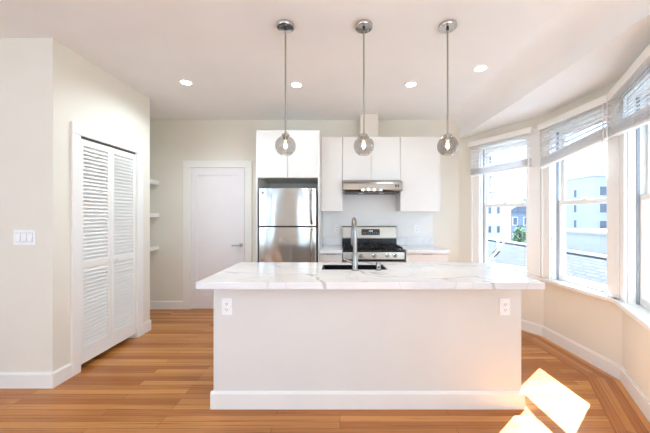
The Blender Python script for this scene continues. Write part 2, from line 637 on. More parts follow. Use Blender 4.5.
# local frame of a facet: +x along the wall, +y outwards, z up
def bay_facet(pa, pb, s0, s1, c0, c1, wname, wlabel, bay_name, bay_label):
    L, ang = facet(pa, pb)
    # local +y (left of travel) points outwards for travel towards the camera on the right-hand side
    wl = thing(bay_name, (pa[0], pa[1], 0), bay_label, 'wall', None, 'structure', ang)
    m = MB()
    T = 0.15
    m.box(-0.0, s0, 0, T, 0, BAYZ)
    m.box(s1, L + 0.02, 0, T, 0, BAYZ)
    m.box(s0, s1, 0, T, 0, WIN_Z0 - 0.02)
    m.box(s0, s1, 0, T, WIN_Z1, BAYZ)
    m.build('wall_face', M['wall'], wl, 0, True)
    # window
    wn = thing(wname, (pa[0], pa[1], 0), wlabel, 'window', None, 'structure', ang)
    m = MB()
    m.box(c0, s0 + 0.012, -0.022, 0.0, WIN_Z0, WIN_Z1 - 0.012, 0.004)
    m.box(s1 - 0.012, c1, -0.022, 0.0, WIN_Z0, WIN_Z1 - 0.012, 0.004)
    m.box(c0, c1, -0.024, 0.0, WIN_Z1 - 0.012, 2.30, 0.004)
    # back band on the casing
    m.box(c0, c0 + 0.022, -0.034, -0.021, WIN_Z0, WIN_Z1 - 0.013, 0.004)
    m.box(c1 - 0.022, c1, -0.034, -0.021, WIN_Z0, WIN_Z1 - 0.013, 0.004)
    m.build('casing', M['trim'], wn, 0, True)
    m = MB()
    for a, b in ((s0 - 0.002, s0 + 0.022), (s1 - 0.022, s1 + 0.002)):
        m.box(a, b, 0, 0.15, WIN_Z0, WIN_Z1)
    m.box(s0, s1, 0, 0.15, WIN_Z1 - 0.022, WIN_Z1 + 0.002)
    m.build('jamb', M['trim'], wn, 0, True)
    for a, b in ((s0 + 0.022, s0 + 0.030), (s1 - 0.030, s1 - 0.022)):
        pass
    m = MB()
    m.box(c0 - 0.03, c1 + 0.03, -0.06, 0.0, WIN_Z0 - 0.035, WIN_Z0, 0.006)
    m.box(s0 + 0.003, s1 - 0.003, -0.001, 0.17, WIN_Z0 - 0.02, WIN_Z0, 0.002)
    m.build('stool', M['trim'], wn, 0, True)
    m = MB()
    m.box(s0 + 0.0225, s0 + 0.034, 0.045, 0.062, WIN_Z0, WIN_Z1 - 0.03)
    m.box(s1 - 0.034, s1 - 0.0225, 0.045, 0.062, WIN_Z0, WIN_Z1 - 0.03)
    m.build('sash_channel', M['vinyl'], wn, 0, True)

    def sash(name, y0, y1, z0, z1, bot, top, stile):
        a, b = s0 + 0.024, s1 - 0.024
        m = MB()
        m.box(a, a + stile, y0, y1, z0, z1, 0.004)
        m.box(b - stile, b, y0, y1, z0, z1, 0.004)
        m.box(a + stile - 0.003, b - stile + 0.003, y0, y1, z0, z0 + bot, 0.004)
        m.box(a + stile - 0.003, b - stile + 0.003, y0, y1, z1 - top, z1, 0.004)
        so = m.build(name, M['trim'], wn, 0, True)
        g = MB()
        ym = (y0 + y1) / 2
        g.box(a + stile - 0.004, b - stile + 0.004, ym - 0.002, ym + 0.002, z0 + bot - 0.004, z1 - top + 0.004)
        g.build('glass_pane', M['glass'], so, 0, True)
        return so
    lo = sash('lower_sash', 0.062, 0.095, WIN_Z0 + 0.003, 1.485, 0.058, 0.042, 0.036)
    sash('upper_sash', 0.098, 0.128, 1.443, WIN_Z1 - 0.024, 0.04, 0.05, 0.036)
    k = MB()
    sm_ = (s0 + s1) / 2
    k.box(sm_ - 0.028, sm_ + 0.028, 0.066, 0.092, 1.485, 1.497, 0.003)
    k.cyl((sm_, 0.08, 1.495), (sm_, 0.08, 1.507), 0.011, None, 12)
    k.build('sash_lock', M['trim'], lo, 0, True)
    return L, ang

WINDOWS = [
    (P0, P1, 0.312, 0.925, 0.205, 1.06, 'window_1', 'white double-hung window nearest the kitchen cabinets', 'wall_bay_far',
     'angled bay wall beside the kitchen cabinets'),
    (P1, P2, 0.100, 0.748, 0.0, 0.845, 'window_2', 'middle white double-hung window of the bay', 'wall_bay_middle',
     'flat middle wall of the bay'),
    (P2, P3, 0.105, 0.93, 0.0, 1.06, 'window_3', 'white double-hung window cut off by the right picture edge', 'wall_bay_near',
     'angled bay wall at the right picture edge'),
]
for wd in WINDOWS:
    bay_facet(*wd)


def blind(pa, pb, a, b, zl, zr, nsl, tilt, wand_s, wand_z, label, bunch=0.085):
    L, ang = facet(pa, pb)
    r = thing('window_blind', (pa[0], pa[1], 0), label, 'blind', 'white slatted blinds in the bay windows', None, ang)
    ZT = 2.316
    m = MB()
    m.box(a, b, -0.098, -0.086, 2.250, ZT, 0.003)
    m.box(a, a + 0.012, -0.088, -0.036, 2.250, ZT, 0.003)
    m.box(b - 0.012, b, -0.088, -0.036, 2.250, ZT, 0.003)
    m.build('valance', M['trim'], r, 0, True)
    m = MB()
    m.box(a + 0.014, b - 0.014, -0.084, -0.036, 2.262, 2.308, 0.003)
    m.build('headrail', M['trim'], r, 0, True)
    yc, hw = -0.061, 0.024

    def slat(m, za, zb, th, tl, wob=0.0):
        """slat from a to b whose ends sit at za and zb"""
        t = bmesh.new()
        dy, dz = hw * math.cos(tl), hw * math.sin(tl)
        vs = []
        for x, z in ((a + 0.02, za), (b - 0.02, zb)):
            for sgn, ez in ((-1, -th / 2), (1, -th / 2), (1, th / 2), (-1, th / 2)):
                vs.append(t.verts.new((x, yc + sgn * dy + wob, z + sgn * dz + ez)))
        for q in ((0, 1, 2, 3), (7, 6, 5, 4), (0, 4, 5, 1), (1, 5, 6, 2), (2, 6, 7, 3), (3, 7, 4, 0)):
            t.faces.new([vs[i] for i in q])
        bmesh.ops.recalc_face_normals(t, faces=t.faces[:])
        m._merge(t)
    m = MB()
    for k in range(nsl):
        fr = (k + 0.6) / nsl
        ztop = 2.255
        slat(m, ztop + (zl + bunch / 2 - ztop) * fr, ztop + (zr + bunch / 2 - ztop) * fr, 0.003, tilt)
    m.build('slats', M['blind'], r, 0, True)
    m = MB()
    n = int(bunch / 0.0105)
    for k in range(n):
        dz = -bunch / 2 + 0.022 + k * 0.0095
        slat(m, zl + dz, zr + dz, 0.0045, 0.0, random.uniform(-0.004, 0.004))
    m.build('gathered_slats', M['blind'], r, 0, True)
    m = MB()
    slat(m, zl - bunch / 2 + 0.006, zr - bunch / 2 + 0.006, 0.016, 0.0)
    m.build('bottom_rail', M['trim'], r, 0, True)
    for s in (0.13, 0.5, 0.87):
        x = a + (b - a) * s
        zb = zl + (zr - zl) * s - bunch / 2
        m = MB()
        m.tube([(x, yc - hw - 0.002, 2.255), (x, yc - hw - 0.002, zb)], 0.0016, 6)
        m.tube([(x, yc + hw + 0.002, 2.255), (x, yc + hw + 0.002, zb)], 0.0016, 6)
        m.build('ladder_cord', M['trim'], r, 0, True)
    m = MB()
    m.tube([(wand_s, -0.105, 2.25), (wand_s + 0.004, -0.107, (2.25 + wand_z) / 2), (wand_s, -0.105, wand_z)], 0.0045, 8)
    m.build('tilt_wand', M['trim'], r, 0, True)
    return r

blind(P0, P1, 0.215, 1.0, 1.905, 1.925, 6, 0.12, 0.97, 1.50, 'white slatted blind on the bay window nearest the kitchen, hanging level')
blind(P1, P2, 0.035, 0.815, 1.885, 2.005, 6, 0.12, 0.79, 1.66, 'white slatted blind on the middle bay window, hanging crooked')
blind(P2, P3, 0.03, 1.05, 2.005, 1.90, 10, 0.75, 0.06, 1.62, 'white slatted blind on the bay window at the right picture edge')

# ------------------------------------------------------------------ baseboards and floor border
BBH, BBT = 0.118, 0.016


def baseboard_prof():
    return [(0, 0), (BBT, 0), (BBT, BBH - 0.014), (BBT * 0.55, BBH - 0.004), (BBT * 0.4, BBH), (0, BBH)]

m = MB()
m.prism([(CL0 - y, z) for y, z in baseboard_prof()], FARLEFT_X, CLX, 'X')
struct('baseboard_left', m, M['trim'], 'white baseboard under the switch plate', 'baseboard')
m = MB()
pr = [(CLX + x, z) for x, z in baseboard_prof()]
m.prism(pr, CL0 - BBT, DO0 - 0.08, 'Y')
m.prism(pr, DO1 + 0.085, CL1 + 0.0, 'Y')
struct('baseboard_closet', m, M['trim'], 'white baseboard beside the louvered closet doors', 'baseboard')
m = MB()
m.prism([(BACK - y, z) for y, z in baseboard_prof()], ALX, -2.232, 'X')
m.prism([(BACK - y, z) for y, z in baseboard_prof()], 1.33, RX, 'X')
struct('baseboard_back', m, M['trim'], 'white baseboard along the rear wall beside the panelled door', 'baseboard')
m = MB()
m.prism([(ALX + x, z) for x, z in baseboard_prof()], CL1, BACK, 'Y')
struct('baseboard_alcove', m, M['trim'], 'white baseboard inside the shelved alcove', 'baseboard')


def off_poly(pts, d):
    """offset an open polyline to its right (into the room)"""
    out = []
    n = len(pts)
    for i in range(n):
        ds = []
        if i > 0:
            ds.append((Vector(pts[i]) - Vector(pts[i - 1])).normalized())
        if i < n - 1:
            ds.append((Vector(pts[i + 1]) - Vector(pts[i])).normalized())
        ns = [Vector((v.y, -v.x)) for v in ds]
        nn = sum(ns, Vector((0, 0))).normalized()
        k = d / max(0.2, nn.dot(ns[0]))
        out.append(Vector(pts[i]) + nn * k)
    return out

BAY = [P0, P1, P2, P3]
m = MB()
for i in range(3):
    o1 = off_poly(BAY, BBT)
    o2 = off_poly(BAY, BBT * 0.5)
    a, b = BAY[i], BAY[i + 1]
    m.prism([tuple(a), tuple(b), tuple(o1[i + 1]), tuple(o1[i])], 0, BBH - 0.012)
    m.prism([tuple(a), tuple(b), tuple(o2[i + 1]), tuple(o2[i])], BBH - 0.012, BBH)
struct('baseboard_bay', m, M['trim'], 'white baseboard following the bay under the windows', 'baseboard')
# mitred oak border: strips parallel to the bay walls
for i in range(3):
    L, ang = facet(BAY[i], BAY[i + 1])
    o0, o1 = off_poly(BAY, 0.018), off_poly(BAY, 0.235)
    rt = Matrix.Rotation(-ang, 3, 'Z')
    org = Vector((BAY[i][0], BAY[i][1], 0))
    loc = [rt @ (Vector((p[0], p[1], 0)) - org) for p in (o0[i], o0[i + 1], o1[i + 1], o1[i])]
    m = MB()
    m.prism([(p.x, p.y) for p in loc], 0.0, 0.002)
    o = struct('trim_%d' % (i + 1), m, M['border'], ['mitred oak floor border along the far bay wall',
               'mitred oak floor border along the middle bay wall', 'mitred oak floor border along the near bay wall'][i], 'floor border')
    o.location = org
    o.rotation_euler = (0, 0, ang)

# ------------------------------------------------------------------ panelled door in the rear wall
d = thing('door_1', (-1.73, BACK, 0), 'white single-panel interior door with lever handle in the rear wall', 'door', None, 'structure')
m = MB()
cx0, cx1, ix0, ix1, cz, iz = -2.232, -1.252, -2.122, -1.352, 2.112, 2.015
for a, b in ((cx0, ix0), (ix1, cx1)):
    m.box(a, b, BACK - 0.022, BACK - 0.0005, 0.0, iz, 0.003)
m.box(cx0, cx1, BACK - 0.0225, BACK - 0.0005, iz, cz, 0.003)
m.build('casing', M['trim'], d)
m = MB()
m.box(ix0, ix1, BACK - 0.004, BACK - 0.0003, 0.010, iz)
m.build('jamb', M['trim'], d)
sx0, sx1, sz0, sz1 = ix0 + 0.008, ix1 - 0.008, 0.012, iz - 0.008
st = 0.088
m = MB()
y0, y1 = BACK - 0.016, BACK - 0.004
m.box(sx0, sx0 + st, y0, y1, sz0, sz1, 0.002)
m.box(sx1 - st, sx1, y0, y1, sz0, sz1, 0.002)
m.box(sx0 + st - 0.002, sx1 - st + 0.002, y0, y1, sz0, sz0 + 0.19, 0.002)
m.box(sx0 + st - 0.002, sx1 - st + 0.002, y0, y1, sz1 - 0.10, sz1, 0.002)
m.box(sx0 + st - 0.004, sx1 - st + 0.004, BACK - 0.008, y1, sz0 + 0.18, sz1 - 0.09)
slab = m.build('door_leaf', M['door'], d)
m = MB()
hx, hz = -1.405, 0.912
m.cyl((hx, y0, hz), (hx, y0 - 0.010, hz), 0.027)
m.cyl((hx, y0 - 0.010, hz), (hx, y0 - 0.05, hz), 0.010)
m.tube([(hx + 0.006, y0 - 0.05, hz), (hx - 0.05, y0 - 0.052, hz), (hx - 0.115, y0 - 0.048, hz - 0.002)], [0.010, 0.0095, 0.008], 12)
m.build('lever_handle', M['rod'], slab)

# ------------------------------------------------------------------ louvered bifold closet doors
d = thing('door_2', (CLX, (DO0 + DO1) / 2, 0), 'white louvered bifold closet doors on the left', 'door', None, 'structure')
m = MB()
for a, b in ((DO0 - 0.08, DO0), (DO1, DO1 + 0.085)):
    m.box(CLX + 0.0003, CLX + 0.02, a, b, 0.0, DOZ, 0.003)
m.box(CLX + 0.0003, CLX + 0.0205, DO0 - 0.08, DO1 + 0.085, DOZ, 2.105, 0.003)
m.build('casing', M['trim'], d)
m = MB()
m.box(CLX - 0.11, CLX, DO0 - 0.001, DO0 + 0.005, 0, DOZ)
m.box(CLX - 0.11, CLX, DO1 - 0.005, DO1 + 0.001, 0, DOZ)
m.build('jamb', M['trim'], d)
m = MB()
m.box(CLX - 0.05, CLX - 0.006, DO0 + 0.006, DO1 - 0.006, DOZ - 0.018, DOZ)
m.build('track', M['track'], d)
mid = (DO0 + DO1) / 2
for k, (a, b) in enumerate(((DO0 + 0.008, mid - 0.0015), (mid + 0.0015, DO1 - 0.008))):
    x0, x1 = CLX - 0.031, CLX - 0.001
    zb, zt = 0.048, 1.990
    m = MB()
    s = 0.036
    m.box(x0, x1, a, a + s, zb, zt, 0.002)
    m.box(x0, x1, b - s, b, zb, zt, 0.002)
    for z0, z1 in ((zb, 0.185), (0.872, 0.928), (1.935, zt)):
        m.box(x0, x1, a + s - 0.001, b - s + 0.001, z0, z1, 0.002)
    p = m.build('door_panel', M['trim'], d)
    for z0, z1 in ((0.185, 0.872), (0.928, 1.935)):
        m = MB()
        n = int((z1 - z0) / 0.033)
        for i in range(n):
            zc = z0 + (i + 0.5) * (z1 - z0) / n
            # slanted slat, front edge down
            m.prism([(x0 + 0.002, zc + 0.0135), (x1 - 0.001, zc - 0.0205), (x1 - 0.001, zc - 0.0125), (x0 + 0.002, zc + 0.0215)],
                    a + s - 0.001, b - s + 0.001, 'Y')
        m.build('louvers', M['trim'], p)
    m = MB()
    ky = (b - 0.024) if k == 0 else (a + 0.024 + 0.03)
    m.lathe([(0.006, 0.0), (0.006, 0.012), (0.014, 0.018), (0.016, 0.025), (0.012, 0.031), (0.0, 0.033)], (0, 0, 0), 20)
    for v in m.bm.verts:
        v.co = Vector((x1 + v.co.z, ky + v.co.x, 0.90 + v.co.y))
    m.build('knob', M['trim'], p)

# ------------------------------------------------------------------ alcove shelves
for zc, lab in ((1.798, 'top white wall shelf in the alcove behind the closet'), (1.338, 'middle white wall shelf in the alcove behind the closet'),
                (0.875, 'bottom white wall shelf in the alcove behind the closet')):
    r = thing('wall_shelf', (ALX, 3.7, zc), lab, 'shelf', 'alcove shelves')
    B(ALX + 0.002, -2.60, CL1 + 0.005, BACK - 0.005, zc + 0.008, zc + 0.027, 0.002).build('shelf_board', M['trim'], r)
    B(-2.60, -2.58, CL1 + 0.005, BACK - 0.002, zc - 0.028, zc + 0.029, 0.002).build('front_lip', M['trim'], r)
    B(ALX + 0.002, -2.602, BACK - 0.022, BACK - 0.002, zc - 0.028, zc + 0.007, 0.002).build('cleat', M['trim'], r)

# ------------------------------------------------------------------ outlets and switches
def outlet(x, y, z, label=None, parent=None, name='wall_outlet'):
    """duplex receptacle facing the camera; y is the wall surface"""
    pw, ph = 0.035, 0.0575
    if parent is None:
        r = thing(name, (x, y, z - ph), label, 'outlet', 'electrical outlets')
        pl = B(x - pw, x + pw, y - 0.0065, y - 0.0003, z - ph, z + ph, 0.002).build('cover_plate', M['plate'], r)
        top = r
    else:
        top = B(x - pw, x + pw, y - 0.0065, y - 0.0003, z - ph, z + ph, 0.002).build('outlet', M['plate'], parent)
    for s in (-1, 1):
        zc = z + s * 0.0195
        m = MB()
        m.box(x - 0.017, x + 0.017, y - 0.0085, y - 0.0055, zc - 0.014, zc + 0.014, 0.0025)
        m.build('socket', M['plate'], top)
        m = MB()
        m.box(x - 0.0078, x - 0.0052, y - 0.0092, y - 0.0080, zc - 0.003, zc + 0.007)
        m.box(x + 0.0052, x + 0.0078, y - 0.0092, y - 0.0080, zc - 0.003, zc + 0.006)
        m.cyl((x, y - 0.0092, zc - 0.008), (x, y - 0.008, zc - 0.008), 0.0028, None, 10)
        m.build('slots', M['slot'], top)
    return top

r = thing('light_switch', (-2.433, CL0, 1.10), 'white triple rocker light switch plate on the left wall', 'switch')
B(-2.433 - 0.084, -2.433 + 0.084, CL0 - 0.0065, CL0 - 0.0003, 1.100, 1.218, 0.002).build('cover_plate', M['plate'], r)
for k in (-1, 0, 1):
    xk = -2.433 + k * 0.046
    m = MB()
    m.prism([(CL0 - 0.006, 1.126), (CL0 - 0.013, 1.128), (CL0 - 0.008, 1.190), (CL0 - 0.006, 1.192)], xk - 0.0165, xk + 0.0165, 'X')
    m.build('rocker', M['plate'], r)
    m = MB()
    for a, b, c_, d_ in ((xk - 0.0185, xk + 0.0185, 1.1235, 1.1255), (xk - 0.0185, xk + 0.0185, 1.1925, 1.1945),
                         (xk - 0.0185, xk - 0.017, 1.1235, 1.1945), (xk + 0.017, xk + 0.0185, 1.1235, 1.1945)):
        m.box(a, b, CL0 - 0.0071, CL0 - 0.0062, c_, d_)
    m.build('rocker_surround', M['vinyl'], r)

# ------------------------------------------------------------------ refrigerator and its enclosure
FX0, FX1, FY = -1.019, -0.249, 3.47
CT = 2.368
r = thing('refrigerator_cabinet', ((FX0 + FX1) / 2, 3.75, 0), 'tall white cabinet surround enclosing the stainless refrigerator', 'cabinet')
B(FX0, FX0 + 0.019, FY, BACK - 0.002, 0, CT, 0.001).build('side_panel', M['cabinet'], r)
B(FX1 - 0.019, FX1, FY, BACK - 0.002, 0, CT, 0.001).build('side_panel', M['cabinet'], r)
m = MB()
m.box(FX0 + 0.019, FX1 - 0.019, FY + 0.022, BACK - 0.003, 1.79, 1.808)
m.box(FX0 + 0.019, FX1 - 0.019, FY + 0.022, BACK - 0.003, CT - 0.018, CT)
m.box(FX0 + 0.019, FX1 - 0.019, BACK - 0.02, BACK - 0.003, 1.808, CT - 0.018)
m.build('upper_carcass', M['cabinet'], r)
xm = (FX0 + FX1) / 2
B(FX0 + 0.020, xm - 0.0025, FY, FY + 0.019, 1.794, CT - 0.002, 0.0012).build('cabinet_door', M['cabinet'], r)
B(xm + 0.0025, FX1 - 0.020, FY, FY + 0.019, 1.794, CT - 0.002, 0.0012).build('cabinet_door', M['cabinet'], r)

ff = 3.415
fx0, fx1, fzt = -0.975, -0.287, 1.66
r = thing('refrigerator', ((fx0 + fx1) / 2, 3.75, 0), 'stainless steel top-freezer refrigerator inside the white surround', 'refrigerator')
m = MB()
m.box(fx0 + 0.004, fx1 - 0.004, ff + 0.062, BACK - 0.03, 0.03, fzt - 0.006, 0.004)
m.build('body', M['fridge_side'], r)
m = MB()
m.box(fx0 + 0.02, fx1 - 0.02, ff + 0.05, ff + 0.07, 0.0, 0.055)
m.build('toe_grille', M['dark'], r)


def fridge_door(name, z0, z1):
    # gently bowed front
    m = MB()
    n = 14
    pts = []
    for i in range(n + 1):
        u = i / n
        x = fx0 + (fx1 - fx0) * u
        bow = 0.016 * (1 - (2 * u - 1) ** 2)
        edge = 0.008 * (1 - min(1, min(u, 1 - u) * n))
        pts.append((x, ff + 0.014 - bow + edge))
    poly = pts + [(fx1, ff + 0.058), (fx0, ff + 0.058)]
    m.prism(poly, z0, z1)
    for fc in m.bm.faces:
        fc.smooth = len(fc.verts) == 4
    return m.build(name, M['fridge'], r, 0.004)

fz = fridge_door('freezer_door', 1.205, fzt)
fd = fridge_door('refrigerator_door', 0.065, 1.192)
B(fx0 + 0.012, fx1 - 0.012, ff + 0.03, ff + 0.062, 1.19, 1.207).build('door_gasket', M['dark'], r)
for par, z0, z1, nm in ((fz, 1.235, 1.635, 'door_handle'), (fd, 0.72, 1.165, 'door_handle')):
    m = MB()
    hx = fx1 - 0.052
    m.tube([(hx, ff + 0.012, z0), (hx, ff - 0.022, z0 + 0.018), (hx, ff - 0.042, z0 + 0.06), (hx, ff - 0.046, (z0 + z1) / 2),
            (hx, ff - 0.042, z1 - 0.06), (hx, ff - 0.022, z1 - 0.018), (hx, ff + 0.012, z1)], [0.014, 0.014, 0.012, 0.0115, 0.012, 0.014, 0.014], 14)
    m.build(nm, M['steel'], par)
m = MB()
m.cyl((fx0 + 0.05, ff + 0.012, 1.604), (fx0 + 0.05, ff + 0.003, 1.604), 0.015, None, 24)
bd = m.build('badge', M['rod'], fz)
m = MB()
m.lathe([(0.0105, -0.001), (0.0125, -0.001), (0.0125, 0.001), (0.0105, 0.001), (0.0105, -0.001)], (fx0 + 0.05, ff + 0.0025, 1.604), 20, 'Y')
m.box(fx0 + 0.044, fx0 + 0.049, ff + 0.0018, ff + 0.004, 1.6, 1.6085)
m.box(fx0 + 0.0515, fx0 + 0.056, ff + 0.0018, ff + 0.004, 1.6, 1.6085)
m.build('emblem', M['dark'], bd)
m = MB()
m.cyl((fx0 + 0.045, ff + 0.012, 0.795), (fx0 + 0.045, ff + 0.005, 0.795), 0.008, None, 16)
m.build('badge', M['dark'], fd)

# ------------------------------------------------------------------ wall cabinets
UY = 3.75


def wall_cabinet(x0, x1, z0, splits, label):
    r = thing('wall_cabinet', ((x0 + x1) / 2, BACK, z0), label, 'cabinet', 'white upper cabinets')
    m = MB()
    m.box(x0, x1, UY + 0.0205, BACK - 0.002, z0, CT, 0.001)
    m.build('carcass', M['cabinet'], r)
    xs = [x0] + splits + [x1]
    for a, b in zip(xs[:-1], xs[1:]):
        B(a + 0.0022, b - 0.0022, UY, UY + 0.019, z0 - 0.004, CT - 0.001, 0.0012).build('cabinet_door', M['cabinet'], r)
    return r

wall_cabinet(-0.247, 0.033, 1.392, [], 'narrow white upper cabinet between the refrigerator and the range hood')
wall_cabinet(0.0345, 0.790, 1.800, [0.407], 'short two-door white upper cabinet above the range hood')
rc = wall_cabinet(0.7915, 1.300, 1.392, [], 'wide white upper cabinet right of the range hood')
B(1.301, 1.319, UY + 0.002, BACK - 0.002, 1.388, CT - 0.001, 0.001).build('end_panel', M['cabinet'], rc)

# ------------------------------------------------------------------ backsplash
m = MB()
m.box(-0.247, 1.32, BACK - 0.008, BACK - 0.0005, 0.912, 1.80)
tag(m.build('backsplash', M['splash']), 'pale grey backsplash panel behind the range', 'backsplash')

# ------------------------------------------------------------------ range hood
hx0, hx1, hf = 0.036, 0.789, 3.60
r = thing('range_hood', (0.412, BACK, 1.63), 'stainless steel under-cabinet range hood above the stove', 'range hood')
m = MB()
m.prism([(BACK - 0.01, 1.640), (BACK - 0.01, 1.793), (hf + 0.10, 1.793), (hf + 0.016, 1.758), (hf + 0.004, 1.735), (hf, 1.665), (hf + 0.002, 1.655), (hf + 0.02, 1.640)],
        hx0, hx1, 'X')
m.build('hood_shell', M['steel'], r, 0.004)
m = MB()
n = 12
poly = []
for i in range(n + 1):
    u = i / n
    poly.append((0.265 + 0.27 * u, hf - 0.002 - 0.022 * (1 - (2 * u - 1) ** 2)))
m.prism(poly + [(0.535, hf + 0.03), (0.265, hf + 0.03)], 1.638, 1.672)
for fc in m.bm.faces:
    fc.smooth = len(fc.verts) == 4
m.build('front_lip', M['chrome'], r, 0.003)
m = MB()
m.box(hx0 + 0.03, hx1 - 0.03, hf + 0.03, BACK - 0.04, 1.630, 1.640)
m.build('filter', M['dark'], r)
m = MB()
for k in range(2):
    m = MB()
    m.box(0.697 + k * 0.028, 0.715 + k * 0.028, hf - 0.002, hf + 0.008, 1.692, 1.722, 0.001)
    m.build('switch_button', M['black'], r)
for lx in (0.28, 0.55):
    m = MB()
    m.cyl((lx, hf + 0.2, 1.6295), (lx, hf + 0.2, 1.626), 0.035)
    m.build('lamp_cover', M['plate'], r)

# ------------------------------------------------------------------ base cabinets and rear counters
def base_cabinet(x0, x1, label, end=False):
    r = thing('base_cabinet', ((x0 + x1) / 2, 3.75, 0), label, 'cabinet', 'white base cabinets along the rear wall')
    B(x0, x1, 3.50, BACK - 0.003, 0.10, 0.872, 0.001).build('carcass', M['cabinet'], r)
    B(x0 + 0.002, x1 - 0.002, 3.55, 3.57, 0.0, 0.10).build('toe_kick', M['cabinet'], r)
    dr = B(x0 + 0.002, x1 - 0.002, 3.478, 3.497, 0.70, 0.860, 0.0012).build('drawer', M['cabinet'], r)
    m = MB()
    m.box((x0 + x1) / 2 - 0.06, (x0 + x1) / 2 + 0.06, 3.466, 3.480, 0.858, 0.864, 0.001)
    m.build('edge_pull', M['rod'], dr)
    B(x0 + 0.002, x1 - 0.002, 3.478, 3.497, 0.104, 0.696, 0.0012).build('cabinet_door', M['cabinet'], r)

base_cabinet(-0.247, 0.026, 'white base cabinet between the refrigerator and the stove')
base_cabinet(0.802, 1.315, 'white base cabinet right of the stove')


def rear_counter(x0, x1, label):
    r = thing('countertop', ((x0 + x1) / 2, 3.75, 0.873), label, 'countertop')
    B(x0, x1, 3.445, BACK - 0.010, 0.873, 0.914, 0.003).build('slab', M['marble_soft'], r)
    B(x0, x1, BACK - 0.028, BACK - 0.0085, 0.9145, 1.03, 0.002).build('upstand', M['marble_soft'], r)

rear_counter(-0.247, 0.028, 'short piece of white veined countertop left of the stove')
rear_counter(0.799, 1.325, 'white veined countertop right of the stove')
outlet(-0.045, BACK - 0.008, 1.145, 'white outlet on the backsplash between refrigerator and stove')
outlet(1.095, BACK - 0.008, 1.145, 'white outlet on the backsplash right of the stove')

# ------------------------------------------------------------------ gas range
rx0, rx1, rf = 0.034, 0.793, 3.485
r = thing('gas_range', (0.4135, 3.78, 0), 'stainless steel gas range with black cast-iron grates', 'stove')
B(rx0, rx1, rf + 0.03, BACK - 0.03, 0.05, 0.895, 0.002).build('body', M['fridge_side'], r)
for sx in (rx0 + 0.05, rx1 - 0.05):
    for sy in (rf + 0.08, BACK - 0.08):
        m = MB()
        m.cyl((sx, sy, 0), (sx, sy, 0.05), 0.016, None, 12)
        m.build('foot', M['dark'], r)
m = MB()
m.box(rx0, rx1, rf + 0.012, BACK - 0.028, 0.886, 0.906, 0.006)
m.build('cooktop', M['black'], r)
m = MB()
m.prism([(rf + 0.04, 0.795), (rf, 0.797), (rf + 0.012, 0.885), (rf + 0.04, 0.885)], rx0, rx1, 'X')
cp = m.build('control_panel', M['steel'], r, 0.003)
for kx in (353.0, 361.0, 374.6, 387.7, 395.4):
    x = xat(kx, rf)
    m = MB()
    zk = 0.842
    yk = rf + 0.006
    m.lathe([(0.0, -0.034), (0.016, -0.034), (0.019, -0.030), (0.020, -0.012), (0.024, -0.008), (0.024, 0.0), (0.0, 0.0)], (x, yk, zk), 24, 'Y')
    m.box(x - 0.003, x + 0.003, yk - 0.038, yk - 0.03, zk - 0.016, zk + 0.016, 0.001)
    m.build('control_knob', M['chrome'], cp)
m = MB()
m.box(rx0 + 0.004, rx1 - 0.004, rf + 0.004, rf + 0.03, 0.225, 0.772, 0.004)
od = m.build('oven_door', M['steel'], r)
B(rx0 + 0.12, rx1 - 0.12, rf + 0.001, rf + 0.008, 0.32, 0.62, 0.002).build('oven_window', M['black'], od)
m = MB()
m.tube([(rx0 + 0.06, rf - 0.045, 0.725), (rx1 - 0.06, rf - 0.045, 0.725)], 0.012, 14)
m.tube([(rx0 + 0.08, rf + 0.006, 0.725), (rx0 + 0.08, rf - 0.045, 0.725)], 0.009, 10)
m.tube([(rx1 - 0.08, rf + 0.006, 0.725), (rx1 - 0.08, rf - 0.045, 0.725)], 0.009, 10)
m.build('oven_handle', M['steel'], od)
B(rx0 + 0.004, rx1 - 0.004, rf + 0.016, rf + 0.03, 0.772, 0.796).build('vent_gap', M['black'], r)
B(rx0 + 0.004, rx1 - 0.004, rf + 0.006, rf + 0.03, 0.06, 0.218, 0.004).build('storage_drawer', M['steel'], r)
# back guard
m = MB()
m.box(rx0, rx1, BACK - 0.062, BACK - 0.030, 0.90, 1.015, 0.002)
m.build('splash_panel', M['black'], r)
m = MB()
m.prism([(BACK - 0.030, 1.012), (BACK - 0.085, 1.012), (BACK - 0.085, 1.03), (BACK - 0.068, 1.172), (BACK - 0.055, 1.184), (BACK - 0.030, 1.184)], rx0, rx1, 'X')
bgd = m.build('backguard', M['steel'], r, 0.003)
m = MB()
x0, x1 = 0.300, 0.556


def bgy(z):
    return BACK - 0.085 + 0.017 * (z - 1.03) / 0.142
m.prism([(bgy(1.06) - 0.003, 1.06), (bgy(1.145) - 0.003, 1.145), (bgy(1.145) + 0.004, 1.145), (bgy(1.06) + 0.004, 1.06)], x0, x1, 'X')
dp = m.build('control_display', M['black'], bgd)
m = MB()
for dx in (0.405, 0.419, 0.433, 0.447):
    m.box(dx, dx + 0.009, bgy(1.115) - 0.005, bgy(1.115) - 0.002, 1.108, 1.126)
m.build('clock_digits', M['display'], dp)
m = MB()
for row in (1.075, 1.092):
    for i in range(9):
        x = 0.318 + i * 0.0265
        m.box(x, x + 0.012, bgy(row) - 0.0045, bgy(row) - 0.0025, row, row + 0.006)
m.build('touch_buttons', M['vinyl'], dp)
